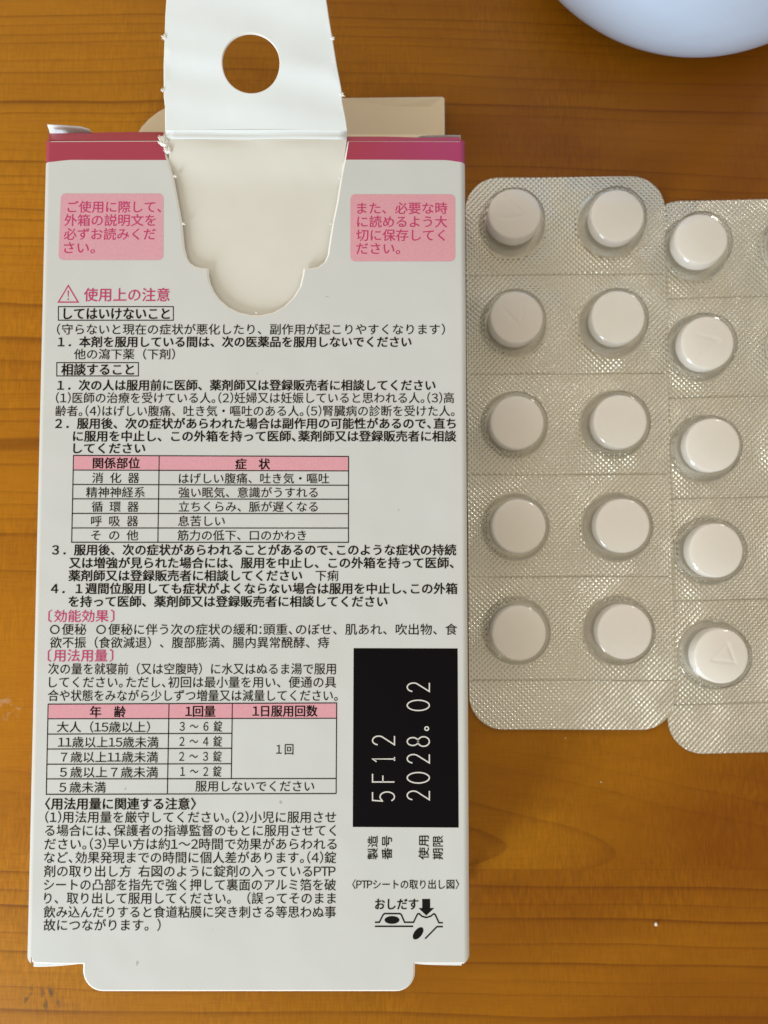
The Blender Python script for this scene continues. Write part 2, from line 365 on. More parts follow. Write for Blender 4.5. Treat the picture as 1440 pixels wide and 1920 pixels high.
# narrow sides with the rolled folds; the walls bulge a little
def side(x_in, sgn, bulge):
    V = []; F = []; N = 40
    prof = [(0, 0)]+[(rr*math.sin(R(a)), -rr+rr*math.cos(R(a))) for a in range(10, 91, 10)]
    zs = [TZ-rr-(TZ-rr-0.25)*k/12 for k in range(1, 13)]
    for j in range(N+1):
        s = j/N; y = yb+0.4+(yt-yb-0.4)*s
        nb = bulge*(0.35+0.65*math.sin(math.pi*min(1, max(0, s)))**0.6)*(1+0.15*math.sin(s*9+sgn))
        for dx, dz in prof:
            yy = y+(0.75*(dx/rr)**1.5-0.3 if j == 0 else 0); V.append((x_in+sgn*dx, yy, TZ+dz))
        for zz in zs:
            q = (TZ-rr-zz)/(TZ-rr); V.append((x_in+sgn*(rr+nb*math.sin(math.pi*q)**0.8*(1 if q < 1 else 0)), y, zz))
    m = len(prof)+len(zs)
    for j in range(N):
        for i in range(m-1):
            a = j*m+i; f = (a, a+1, a+m+1, a+m); F.append(f if sgn < 0 else f[::-1])
    return mesh('side_panel', V, F, MAT['print'], None, True)
obj('side_panel', side(xl+rr, -1, 1.2), box); obj('side_panel', side(xr-rr, 1, 0.2), box)
rect = lambda x0, y0, x1, y1: [(x0, y0), (x1, y0), (x1, y1), (x0, y1)]
obj('front_panel', sheet('front_panel', rect(xl+0.3, yb+0.3, xr-0.3, yt), 0.65, 0.45, [MAT['liner'], MAT['edge'], MAT['print']]), box)
# closed bottom end
V = [(xl+0.4, yb+0.5, 0.7), (xr-0.4, yb+0.5, 0.7), (xr-0.4, yb+0.5, TZ-0.6), (xl+0.4, yb+0.5, TZ-0.6)]
V += [(x, y+0.4, z) for x, y, z in V]
obj('bottom_panel', mesh('bottom_panel', V, [(0, 1, 2, 3), (7, 6, 5, 4), (0, 4, 5, 1), (2, 6, 7, 3), (1, 5, 6, 2), (3, 7, 4, 0)], MAT['print']), box)
# second layer of board showing below the lower corners
def lip(x0, x1, y0, y1, z0, z1):
    V = []; F = []; n = 14
    for i in range(n+1):
        s = i/n; x = x0+(x1-x0)*s; yo = y0+(y1-y0)*(s**1.5); zz = z0+(z1-z0)*s
        V += [(x, yb+1.5, zz), (x, yb+yo+0.12, zz), (x, yb+yo, zz-0.1), (x, yb+yo, zz-0.4), (x, yb+1.5, zz-0.4)]
    for i in range(n):
        for k in range(5):
            a = i*5+k; b = i*5+(k+1) % 5; F.append((a, b, b+5, a+5) if x1 > x0 else (a+5, b+5, b, a))
    F += [(4, 3, 2, 1, 0), tuple(n*5+k for k in range(5))]
    fm = [1 if i % 5 in (1, 2) else 0 for i in range(n*5)]+[0, 0]
    return mesh('tuck_edge', V, F, [MAT['white'], MAT['edge']], fm)
obj('tuck_edge', lip(xl+0.45, xl+6.6, -1.12, -0.45, TZ-1.4, TZ-0.8), box)
obj('tuck_edge', lip(xr-1.0, tabr-0.6, -0.55, -0.35, TZ-0.62, TZ-0.55), box)

# dark magenta strip of the closing edge, turned down along the top on the left
def strip(us, vtop, vbot, z0, dz, name, mat):
    V = []; F = []
    for u, a, b in zip(us, vtop, vbot):
        p, q = Q(u, b, z0), Q(u, a, z0-dz); V += [(p[0], p[1], z0), (q[0], q[1], z0-dz)]
    n = len(V); V += [(x, y, z-0.35) for x, y, z in V]
    for i in range(len(us)-1):
        a = i*2; F += [(a, a+2, a+3, a+1), (n+a, n+a+1, n+a+3, n+a+2), (a+1, a+3, n+a+3, n+a+1), (a, n+a, n+a+2, a+2)]
    F += [(0, 1, n+1, n), (n-2, 2*n-2, 2*n-1, n-1)]
    return mesh(name, V, F, MAT[mat])
obj('closing_edge', strip([91, 120, 160, 200, 250, 306], [250, 250, 249, 248, 247.5, 247.5], [262.5]*6, TZ-0.02, 1.7, 'closing_edge', 'print'), box)
obj('closing_edge', strip([650, 720, 790, 862], [256, 256, 258, 257], [264.5]*4, TZ-0.02, 0.35, 'closing_edge', 'print'), box)
# small dust flaps standing out of the open end
def flap(pts_out, pts_in, z_out, z_in):
    V = []; F = []; n = len(pts_out)
    for (a, b) in zip(pts_out, pts_in):
        p, q = Q(a[0], a[1], z_out), Q(b[0], b[1], z_in)
        m = ((p[0]+q[0])/2, (p[1]+q[1])/2, (z_out+z_in)/2-0.25)
        V += [(p[0], p[1], z_out), m, (q[0], q[1], z_in)]
    k = len(V); V += [(x, y-0.1, z-0.4) for x, y, z in V]
    for i in range(n-1):
        for j in range(2):
            a = i*3+j; F += [(a, a+1, a+4, a+3), (k+a, k+a+3, k+a+4, k+a+1)]
        a = i*3; F += [(a, a+3, k+a+3, k+a), (a+2, k+a+2, k+a+5, a+5)]
    F += [(0, k, k+1, 1), (1, k+1, k+2, 2), (3*n-3, 3*n-2, k+3*n-2, k+3*n-3), (3*n-2, 3*n-1, k+3*n-1, k+3*n-2)]
    return mesh('dust_flap', V, F, MAT['white'], None, True)
obj('dust_flap', flap([(88, 233), (100, 233.5), (125, 235), (150, 237), (166, 241), (172, 247)], [(93, 252), (102, 253), (125, 254), (150, 254), (165, 253), (172, 251)], 17.6, 15.2), box)
obj('dust_flap', flap([(783, 257), (790, 254.5), (815, 253.5), (840, 253), (864, 253)], [(782, 262), (792, 262), (815, 262), (840, 261), (864, 259)], 17.8, 17.0), box)

# the inner layer seen through the torn opening, and the tab folded up over the top edge
LZ = TZ-0.85
lin_poly = [Q(u, v, LZ) for u, v in [(296, 300), (296, 470), (330, 560), (480, 640), (600, 560), (660, 470), (664, 300)]]
yf = Q(480, 262, TZ)[1]; xa, xb = Q(309, 262)[0], Q(651, 264)[0]
ytop_l = lin_poly[0][1]
def liner_z(x, y, z):
    s = max(0.0, min(1.0, (y-(yf-6.2))/6.2)); return (x, y, z+(TZ+0.12-LZ)*(s*s*(3-2*s))+0.05*math.sin(x*0.35+y*0.2))
lin = [(xa+0.25, yf), (Q(313, 292)[0]+0.22, Q(313, 292)[1]), (xa-0.2, ytop_l-4), lin_poly[1], lin_poly[2], lin_poly[3], lin_poly[4], lin_poly[5], (xb+0.2, ytop_l-4), (Q(645, 300)[0]-0.05, Q(645, 300)[1]), (xb-0.05, yf)]
obj('inner_layer', sheet('inner_layer', lin, LZ, 0.4, [MAT['liner'], MAT['edge']], step=1.2, f3=liner_z, smooth=True), box)
# fold + tab: a board strip bent upwards past two creases
up = R(11); p0 = Vector((0, yf+BOX_O[1]+1.0, TZ+0.35)); nrm = Vector((0, -math.sin(up), math.cos(up)))
def T2(u, v):                                    # photo pixel -> (x, distance along the tab)
    q = Pplane(u, v, p0, nrm); return (q.x-BOX_O[0], (q-p0).dot(Vector((0, math.cos(up), math.sin(up)))))
lpx = [(309.5, 244), (309, 200), (307, 182), (306.5, 120), (308.5, 80), (310, 30), (311.5, 0)]
rpx = [(612, 0), (618, 40), (624, 75), (632, 125), (640, 165), (642, 190), (649, 225), (651.5, 246)]
L2, R2 = [T2(*p) for p in lpx], [T2(*p) for p in rpx]
xc0 = (L2[-1][0]+R2[0][0])/2; s0 = L2[-1][1]
end = [(L2[-1][0]+0.5, s0+4.2), (L2[-1][0]+1.3, s0+5.4), (L2[-1][0]+3.4, s0+5.9)]+[(xc0+6.0*math.cos(R(a)), s0+6.0+5.6*math.sin(R(a))) for a in range(180, -1, -18)]+[(R2[0][0]-3.2, s0+5.9), (R2[0][0]-1.2, s0+5.3), (R2[0][0]-0.5, s0+4.2)]
tab_poly = L2+end+R2
ha, hb = T2(416.5, 118), T2(524.5, 118); hc, hd = T2(470, 62), T2(470, 175)
hx, hs = (ha[0]+hb[0])/2, (hc[1]+hd[1])/2; hrx, hrs = (hb[0]-ha[0])/2, (hc[1]-hd[1])/2
hole = [(hx+hrx*math.cos(2*math.pi*i/48), hs+hrs*math.sin(2*math.pi*i/48)) for i in range(48)]
def tab3(x, s, z):
    w = 0.16*math.sin(x*0.33+1.0)*math.sin(s*0.30)+0.10*math.sin(s*0.75+x*0.16)
    # a soft kink running across through the hole
    k = s-hs+0.10*(x-hx); w += 0.26*math.exp(-(k/1.5)**2)*min(1.0, abs(x-hx)/7.0)
    h = z+w*min(1, s/3.0)
    return (x, yf+1.0+s*math.cos(up)-h*math.sin(up), TZ+0.35+s*math.sin(up)+h*math.cos(up))
tab = obj('hanging_tab', sheet('hanging_tab', tab_poly, 0.0, 0.4, [MAT['white'], MAT['edge'], MAT['print']], holes=[hole], step=0.8, cham=0.10, f3=tab3, smooth=True), box)
def crease():
    V = []; F = []; prof = [(-0.02, 0.13), (0.22, 0.30), (0.45, 0.20), (0.72, 0.24), (0.92, 0.26), (1.12, 0.40)]; n = 20
    sl = R2[-1][0]; sf = L2[0][0]
    for i in range(n+1):
        s = i/n
        for y, z in prof:
            f = (y+0.02)/1.14; x = (xa+0.25)*(1-f)+sf*f+((xb-0.05-xa-0.25)*(1-f)+(sl-sf)*f)*s
            V.append((x, yf+y+0.02*math.sin(s*11), TZ+z+0.03*math.sin(s*7+y*4)))
    m = len(prof); k = len(V); V += [(x, y, z-0.4) for x, y, z in V]
    for i in range(n):
        for j in range(m-1):
            a = i*m+j; F += [(a, a+m, a+m+1, a+1), (k+a, k+a+1, k+a+m+1, k+a+m)]
    for j in range(m-1): F += [(j, j+1, k+j+1, k+j), (n*m+j, k+n*m+j, k+n*m+j+1, n*m+j+1)]
    return mesh('crease', V, F, MAT['white'], None, True)
obj('crease', crease(), tab)
# torn fibres where the perforation bridges ripped
rnd = random.Random(5)
def tuft(c, size, dirx, diry, n=9):
    V = []; F = []
    for i in range(n):
        a = math.atan2(diry, dirx)+rnd.uniform(-0.9, 0.9); L = size*rnd.uniform(0.35, 0.75); w = size*rnd.uniform(0.14, 0.26)
        bx, by, bz = c[0]+rnd.uniform(-.3, .3)*size, c[1]+rnd.uniform(-.3, .3)*size, c[2]+rnd.uniform(-.1, .05)
        e = (bx+L*math.cos(a), by+L*math.sin(a), bz+rnd.uniform(0.0, 0.35)*size)
        px, py = -math.sin(a)*w, math.cos(a)*w; k = len(V)
        V += [(bx-px, by-py, bz), (bx+px, by+py, bz), (bx, by, bz+w*1.3), (bx-math.cos(a)*w, by-math.sin(a)*w, bz-w*0.5), e]
        F += [(k, k+4, k+2), (k+2, k+4, k+1), (k+1, k+4, k+3), (k+3, k+4, k), (k, k+2, k+3), (k+1, k+3, k+2)]
    return mesh('torn_fibre', V, F, MAT['edge'])
for u, v, s, dx, dy in [(327, 330, 0.42, 1, .2), (343, 419, 0.42, 1, .1), (480, 587, 0.28, 0, 1), (637, 333, .3, -1, 0), (620.5, 420, .3, -1, 0), (310, 270, 1.25, -.6, .6), (306, 264, 1.1, -.8, .5), (316, 284, .9, -.4, .6)]:
    p = Q(u, v); obj('torn_fibre', tuft((p[0], p[1], TZ-0.08 if v > 300 else TZ+0.12), s, dx, dy, 18 if s > .6 else 9), back)
for u, v, s, dx in [(309, 70, .7, -1), (306, 170, .45, -1), (622, 72, .6, 1), (640, 176, .6, 1)]:
    q = T2(u, v); t3 = tab3(q[0], q[1], 0.02); obj('torn_fibre', tuft(t3, s, dx, 0.2, 14), tab)
# the opened lid of the other face, lying behind the carton
lz = 2.2
lid = [Q(u, v, lz) for u, v in [(262, 262), (258, 250), (266, 237), (280, 222), (297, 209), (318, 198), (345, 190), (390, 186), (640, 183.5), (829, 183.5), (833, 187), (833.5, 262)]]
xfold = Q(811, 200, lz)[0]
lidm = sheet('opened_lid', lid, lz, 0.4, [MAT['tan'], MAT['edge'], MAT['print']], step=1.5, cham=0.1,
             f3=lambda x, y, z: (x, y, z+0.02*math.sin(x*.4)+(max(0, x-xfold))*0.22))
obj('opened_lid', lidm, box)

# ------------------------------------------------------------------ printing on the back panel
PZ = TZ+0.018
def flatmesh(name, polys, mat, z=PZ):
    V = []; F = []
    for p in polys:
        k = len(V); V += [(x, y, z) for x, y in p]; F.append(tuple(range(k, k+len(p))) if area(p) > 0 else tuple(range(k+len(p)-1, k-1, -1)))
    return obj(name, mesh(name, V, F, MAT[mat]), back)
def ribbon(pts, w, closed=False):
    """outline quads of a stroked polyline, mitred"""
    n = len(pts); out = []; nr = []
    for i in range(n):
        a = pts[i-1] if (i or closed) else pts[i]; b = pts[(i+1) % n] if (i < n-1 or closed) else pts[i]; c = pts[i]
        e1 = Vector((c[0]-a[0], c[1]-a[1])); e2 = Vector((b[0]-c[0], b[1]-c[1]))
        e1 = (e1 if e1.length > 1e-9 else e2).normalized(); e2 = (e2 if e2.length > 1e-9 else e1).normalized()
        n1 = Vector((-e1.y, e1.x)); n2 = Vector((-e2.y, e2.x)); m = (n1+n2).normalized(); m = m/max(0.5, m.dot(n1))
        nr.append(m*w*0.5)
    for i in range(n if closed else n-1):
        j = (i+1) % n
        out.append([(pts[i][0]-nr[i].x, pts[i][1]-nr[i].y), (pts[j][0]-nr[j].x, pts[j][1]-nr[j].y), (pts[j][0]+nr[j].x, pts[j][1]+nr[j].y), (pts[i][0]+nr[i].x, pts[i][1]+nr[i].y)])
    return out
PXMM = FPX/(CAMH-TZ)                             # photo pixels per mm on the panel
# glyphs come from Blender's own font; each is turned into flat mesh outlines once
font_c = bpy.data.curves.new('glyph', 'FONT'); font_c.resolution_u = 3
font_o = bpy.data.objects.new('glyph', font_c); C.objects.link(font_o)
GL = {}
FULL = {chr(i): chr(i+0xFEE0) for i in range(33, 127)}
FULL['~'] = '～'
def glyph(ch, wt):
    key = (ch, wt)
    if key not in GL:
        font_c.body = ch; font_c.offset = 0.0
        dg = bpy.context.evaluated_depsgraph_get(); dg.update()
        me = font_o.evaluated_get(dg).to_mesh()
        GL[key] = ([(v.co.x, v.co.y) for v in me.vertices], [tuple(p.vertices) for p in me.polygons])
        font_o.evaluated_get(dg).to_mesh_clear()
    return GL[key]
def layout(text, wt):
    V = []; F = []; x = 0.0
    for ch in text:
        if ch == ' ': x += 0.5; continue
        if ch == '\u3000': x += 1.0; continue
        if ch == '_': x += 0.2; continue
        adv, g, cen = 1.0, ch, False
        if ch in '｡､': g = {'｡': '。', '､': '、'}[ch]; adv = 0.55
        elif ch in FULL: g = FULL[ch]; adv = {'(': 0.42, ')': 0.42, ':': 0.4, '~': 1.0, '.': 0.5}.get(ch, 0.58); cen = True
        elif ch in '〔〈': adv = 0.5; cen = True
        elif ch in '〕〉': adv = 0.5; cen = True
        gv, gf = glyph(g, wt)
        if not gv: x += adv; continue
        ox = x
        if cen: ox = x+adv/2-(min(p[0] for p in gv)+max(p[0] for p in gv))/2
        k = len(V); V += [(a+ox, b) for a, b in gv]; F += [tuple(k+i for i in f) for f in gf]
        x += adv
    return V, F
def put_text(name, lines, mat, parent=None):
    """lines: (text, left px, right px, centre px, em px, weight[, rotated]) measured on the photograph"""
    AV = []; AF = []
    for ln in lines:
        text, u0, u1, vc, em, wt = ln[:6]
        V, F = layout(text, wt); x0, x1 = min(p[0] for p in V), max(p[0] for p in V)
        a, b = Q(u0, vc), Q(u1, vc); h = em/PXMM
        if len(ln) > 6:                          # reads upwards: u0, u1 are the column, vc/em2 its ends
            v0, v1 = ln[6]; a, b = Q((u0+u1)/2, v0), Q((u0+u1)/2, v1); L = b[1]-a[1]
            W = [(a[0]-(y-0.38)*h, a[1]+(x-x0)/(x1-x0)*L) for x, y in V]
        else:
            s = (b[0]-a[0])/(x1-x0)
            W = [(a[0]+(x-x0)*s, a[1]+(b[1]-a[1])*(x-x0)/(x1-x0)+(y-0.38)*h) for x, y in V]
        for c, (dx, dy) in enumerate(WEIGHT[wt]):    # ink spread: the stroke printed a hair wider
            k = len(AV); AV += [(x+dx*h, y+dy*h, PZ+0.012+0.003*c) for x, y in W]
            AF += [tuple(k+i for i in f) for f in F]
    return obj(name, mesh(name, AV, AF, MAT[mat]), parent or back)
B, N, H = 'bold', 'normal', 'heading'
WEIGHT = {'normal': [(-.007, 0), (.007, 0)], 'heading': [(-.012, -.005), (.012, .005)], 'bold': [(-.022, -.008), (.022, -.008), (.022, .008), (-.022, .008)]}
def rrect(u0, v0, u1, v1, r, skew=(0, 0, 0, 0)):
    c = [(u0+skew[0], v0), (u1+skew[1], v0), (u1+skew[2], v1), (u0+skew[3], v1)]; pts = []
    for (cu, cv), (su, sv), a0 in zip(c, [(1, 1), (-1, 1), (-1, -1), (1, -1)], [180, 270, 0, 90]):
        pts += [(cu+su*r+r*math.cos(R(a0+a)), cv+sv*r+r*math.sin(R(a0+a))) for a in range(0, 91, 15)]
    return [Q(*p) for p in pts]
flatmesh('notice_patch', [rrect(112, 363, 306.5, 487.5, 9, (2, 0, 0, -2))], 'pink')
flatmesh('notice_patch', [rrect(657, 364.5, 853.5, 490, 9)], 'rose')
put_text('notice_text', [('ご使用に際して､', 127, 302, 388, 25, H), ('外箱の説明文を', 121, 292, 413, 25, H), ('必ずお読みくだ', 120, 291.5, 439, 25, H), ('さい。', 120, 178, 464.5, 25, H)], 'mag')
put_text('notice_text', [('また、必要な時', 670, 838.5, 390.5, 25, H), ('に読めるよう大', 670, 838, 415.7, 25, H), ('切に保存してく', 668, 834, 441, 25, H), ('ださい。', 668, 750, 466, 25, H)], 'mag')
put_text('heading_text', [('使用上の注意', 157.5, 318, 552.7, 28, H)], 'mag')
tri = [(128, 535.5), (146.5, 566.5), (109.5, 566.5)]
flatmesh('warning_triangle', ribbon([Q(*p) for p in tri], 0.17, True)+[[Q(*p) for p in q] for q in ([(126.6, 545), (129.4, 545), (128.7, 557), (127.3, 557)], [(126.6, 559.6), (129.4, 559.6), (129.4, 562.4), (126.6, 562.4)])], 'mag')
fr = lambda u0, v0, u1, v1: ribbon([Q(u0, v0), Q(u0, v1), Q(u1, v1), Q(u1, v0)], 0.125, True)
flatmesh('heading_frame', fr(109.5, 575, 325, 600.5), 'black'); flatmesh('heading_frame', fr(106.5, 680, 259.5, 705), 'black')
put_text('heading_text', [('してはいけないこと', 119.8, 318, 588, 25, B)], 'black'); put_text('heading_text', [('相談すること', 115.4, 251, 692.7, 24, B)], 'black')
put_text('warning_text', [('(守らないと現在の症状が悪化したり、副作用が起こりやすくなります)', 107, 834, 617.5, 22.5, N), ('１．本剤を服用している間は、次の医薬品を服用しないでください', 109, 771, 641, 22.5, B), ('他の瀉下薬（下剤）', 139, 328, 664, 22, N)], 'black')
put_text('consultation_text', [('１．次の人は服用前に医師、薬剤師又は登録販売者に相談してください', 108, 816, 722.3, 22.5, B),
    ('(1)医師の治療を受けている人｡(2)妊婦又は妊娠していると思われる人｡(3)高', 105, 851, 746, 22.5, N),
    ('齢者｡(4)はげしい腹痛、吐き気・嘔吐のある人｡(5)腎臓病の診断を受けた人。', 104, 852, 770.5, 22.5, N),
    ('２．服用後、次の症状があらわれた場合は副作用の可能性があるので､直ち', 104, 854, 794, 22.5, B),
    ('に服用を中止し、この外箱を持って医師､薬剤師又は登録販売者に相談', 137.5, 855, 817.8, 22.5, B), ('してください', 138, 272, 840.5, 22, B)], 'black')
# table of symptoms
def lines_px(segs, w): return [q for s in segs for q in ribbon([Q(*p) for p in s], w)]
flatmesh('table_header', [[Q(*p) for p in [(138, 854.5), (653, 856), (653, 883), (137, 881.5)]]], 'rose')
lv, rv = [854, 881.4, 908.5, 935.4, 962.8, 990, 1016.8], [856, 883, 910, 936.2, 963.2, 990.2, 1017]
lx = lambda v: 137.9-3.5*(v-854)/163
seg = [[(lx(a)-0.8, a), (654.2, b)] for a, b in zip(lv, rv)]+[[(137.9, 854), (134.4, 1017)], [(298.6, 855), (296, 1017)], [(653.5, 856), (653.3, 1017)]]
o = flatmesh('table_grid', lines_px(seg, 0.125), 'black', PZ+0.008)
put_text('table_text', [('関係部位', 174.6, 262, 868.3, 22.5, B), ('症　状', 441.5, 506, 870, 22.5, B), ('消 化 器', 173, 261, 896, 21.5, N), ('精神神経系', 161.5, 271.5, 923, 21.5, N),
    ('循 環 器', 172, 260, 950, 21.5, N), ('呼 吸 器', 171, 259, 977, 21.5, N), ('そ の 他', 171, 259, 1003.5, 21.5, N),
    ('はげしい腹痛、吐き気・嘔吐', 335.6, 617, 897, 21.5, N), ('強い眠気、意識がうすれる', 335, 595.5, 923.3, 21.5, N), ('立ちくらみ、脈が遅くなる', 335, 595.5, 950, 21.5, N),
    ('息苦しい', 334, 421.5, 977, 21.5, N), ('筋力の低下、口のかわき', 333, 573.6, 1003.7, 21.5, N)], 'black')
put_text('consultation_text', [('３．服用後、次の症状があらわれることがあるので､このような症状の持続', 98, 855, 1031, 22.5, B),
    ('又は増強が見られた場合には、服用を中止し、この外箱を持って医師､', 130, 850, 1055.3, 22.5, B), ('薬剤師又は登録販売者に相談してください', 129, 566, 1079.3, 22.5, B), ('下痢', 591.5, 634.5, 1079.3, 22, N),
    ('４．１週間位服用しても症状がよくならない場合は服用を中止し､この外箱', 96, 857, 1103.5, 22.5, B), ('を持って医師、薬剤師又は登録販売者に相談してください', 129, 726, 1127.7, 22.5, B)], 'black')
put_text('heading_text', [('〔効能効果〕', 91, 214, 1155, 24.5, H)], 'mag'); put_text('heading_text', [('〔用法用量〕', 90, 212, 1229, 24.5, H)], 'mag')
put_text('effects_text', [('○便秘_ ○便秘に伴う次の症状の緩和:頭重､のぼせ、肌あれ、吹出物、食', 94, 857, 1180, 22.5, N), ('欲不振（食欲減退）、腹部膨満、腸内異常醗酵、痔', 94, 617, 1204.7, 22.5, N)], 'black')
put_text('dosage_text', [('次の量を就寝前（又は空腹時）に水又はぬるま湯で服用', 90.6, 629.5, 1254, 22.5, N), ('してください｡ただし､初回は最小量を用い、便通の具', 92, 630, 1279, 22.5, N), ('合や状態をみながら少しずつ増量又は減量してください。', 90, 633, 1304, 22.5, N)], 'black')
flatmesh('table_header', [[Q(*p) for p in [(90.5, 1320.5), (631, 1318.5), (631, 1346.7), (89.5, 1347.7)]]], 'rose')
lv = [1320.3, 1347.7, 1376.5, 1404.5, 1433, 1460.5, 1489.4]; mv = [1319.5, 1347.1, 1375.3, 1403.4, 1431.9]
seg = [[(89.6, 1320.3), (631.8, 1318)], [(89.2, 1347.7), (631.6, 1346.7)], [(88.6, 1376.5), (435, 1375)], [(88.2, 1404.5), (434.5, 1403)], [(87.6, 1433), (434, 1432)], [(87, 1460.5), (630.7, 1459.8)], [(86, 1489.4), (630.7, 1487.9)],
       [(90.3, 1320.3), (86.8, 1489.4)], [(317, 1319.5), (313.8, 1488.8)], [(435.7, 1319), (433.6, 1460)], [(631.2, 1318), (630.2, 1488)]]
flatmesh('table_grid', lines_px(seg, 0.125), 'black', PZ+0.008)
put_text('table_text', [('年　齢', 169, 235.6, 1334.5, 22.5, B), ('1回量', 348, 403.6, 1333.5, 22.5, B), ('1日服用回数', 474, 595, 1333, 22.5, B), ('大人（15歳以上）', 107, 281, 1363, 21.5, N), ('3 ~ 6 錠', 337, 416.4, 1361.8, 21.5, N),
    ('11歳以上15歳未満', 109, 297, 1391.4, 21.5, N), ('2 ~ 4 錠', 336.5, 416, 1390, 21.5, N), ('７歳以上11歳未満', 114, 296, 1419.4, 21.5, N), ('2 ~ 3 錠', 336, 415.5, 1418, 21.5, N),
    ('５歳以上７歳未満', 112.5, 296, 1447.7, 21.5, N), ('1 ~ 2 錠', 338, 415, 1446.3, 21.5, N), ('５歳未満', 111.5, 198, 1476, 21.5, N), ('服用しないでください', 366.5, 589, 1474, 21.5, N), ('1_回', 518, 550, 1404.7, 21.5, N)], 'black')
put_text('heading_text', [('〈用法用量に関連する注意〉', 85, 367, 1507, 23, B)], 'black')
put_text('usage_text', [('(1)用法用量を厳守してください｡(2)小児に服用させ', 85, 630, 1532, 22.8, N), ('る場合には､保護者の指導監督のもとに服用させてく', 84.5, 630, 1557, 22.8, N), ('ださい｡(3)早い方は約1~2時間で効果があらわれる', 83.5, 631, 1582.4, 22.8, N),
    ('など､効果発現までの時間に個人差があります｡(4)錠', 83, 630, 1607.7, 22.8, N), ('剤の取り出し方 右図のように錠剤の入っているPTP', 82.5, 629, 1633.4, 22.8, N), ('シートの凸部を指先で強く押して裏面のアルミ箔を破', 82.5, 629.6, 1658.8, 22.8, N),
    ('り、取り出して服用してください。（誤ってそのまま', 83, 629.6, 1684, 22.8, N), ('飲み込んだりすると食道粘膜に突き刺さる等思わぬ事', 82, 629.6, 1709.8, 22.8, N), ('故につながります。）', 82, 301, 1734.3, 22.8, N)], 'black')
# lot and date stamp
flatmesh('stamp_field', [[Q(*p) for p in [(663, 1215.3), (858, 1215.8), (860, 1551.7), (661.4, 1550.5)]]], 'stamp')
def ell(cx, cy, rx, ry, a0, a1, n=20): return [(cx+rx*math.cos(R(a0+(a1-a0)*i/n)), cy+ry*math.sin(R(a0+(a1-a0)*i/n))) for i in range(n+1)]
STK = {'5': [[(.88, 1), (.12, 1), (.05, .55)]+ell(.45, .33, .45, .33, 130, -145)], 'F': [[(.9, 1), (.05, 1), (.05, 0)], [(.05, .53), (.72, .53)]], '1': [[(.22, .82), (.5, 1), (.5, 0)], [(.3, 0), (.7, 0)]],
       '2': [ell(.5, .72, .44, .28, 170, -35)+[(.06, 0), (.95, 0)]], '0': [ell(.5, .5, .46, .5, 0, 360, 30)], '8': [ell(.5, .75, .38, .25, 0, 360, 24), ell(.5, .26, .46, .26, 0, 360, 24)], '.': [ell(.5, .12, .17, .085, 0, 360, 14)]}
def stamp(chars, ua, ub):
    out = []
    for ch, v0, v1 in chars:
        for s in STK[ch]:
            out += ribbon([Q(ub-(ub-ua)*y, v0+(v1-v0)*x) for x, y in s], 0.16)
    return out
flatmesh('lot_number', stamp([('5', 1503, 1482.7), ('F', 1467, 1449), ('1', 1432, 1414), ('2', 1397.5, 1379)], 698.5, 739.6), 'wink', PZ+0.010)
flatmesh('expiry_date', stamp([('2', 1500.5, 1482), ('0', 1469, 1447.5), ('2', 1431.5, 1413.5), ('8', 1400, 1380.5), ('.', 1376, 1356), ('0', 1333, 1312), ('2', 1297.5, 1279.5)], 763.5, 805), 'wink', PZ+0.010)
put_text('stamp_caption', [('製造', 689, 708, 0, 20.5, H, (1611.5, 1567)), ('番号', 716, 734.5, 0, 20.5, H, (1611.5, 1567))], 'black')
put_text('stamp_caption', [('使用', 785, 803.5, 0, 20.5, H, (1611.5, 1567)), ('期限', 811.5, 830, 0, 20.5, H, (1611.5, 1567))], 'black')
put_text('diagram_caption', [('〈PTPシートの取り出し図〉', 660.5, 860.5, 1658, 18.5, H)], 'black'); put_text('diagram_caption', [('おしだす', 703.5, 784, 1695, 22, B)], 'black')
D = lambda x, y: Q(460+x*0.30556, 1500+y*0.30556)
dg_ = ribbon([D(*p) for p in [(795, 750), (822, 750), (845, 705), (854, 697), (948, 697), (957, 703), (977, 750), (1032, 750), (1056, 700), (1066, 697), (1083, 713), (1110, 721), (1137, 713), (1156, 698), (1165, 703), (1188, 753), (1212, 753)]], 0.19)
dg_ += ribbon([D(795, 775), D(1030, 775)], 0.19)+ribbon([D(1212, 777), D(1176, 777), D(1103, 851)], 0.19)
dg_.append([D(900+46*math.cos(R(a)), 736+24*math.sin(R(a))) for a in range(0, 360, 15)])
dg_.append([D(1060+44*math.cos(R(a))*math.cos(R(-52))-24*math.sin(R(a))*math.sin(R(-52)), 818+44*math.cos(R(a))*math.sin(R(-52))+24*math.sin(R(a))*math.cos(R(-52))) for a in range(0, 360, 15)])
dg_.append([D(1085, 607), D(1134, 607), D(1134, 665), D(1085, 665)]); dg_.append([D(1063, 663), D(1159, 663), D(1110, 709)])
flatmesh('push_out_diagram', dg_, 'black')
bpy.data.objects.remove(font_o); bpy.data.curves.remove(font_c)

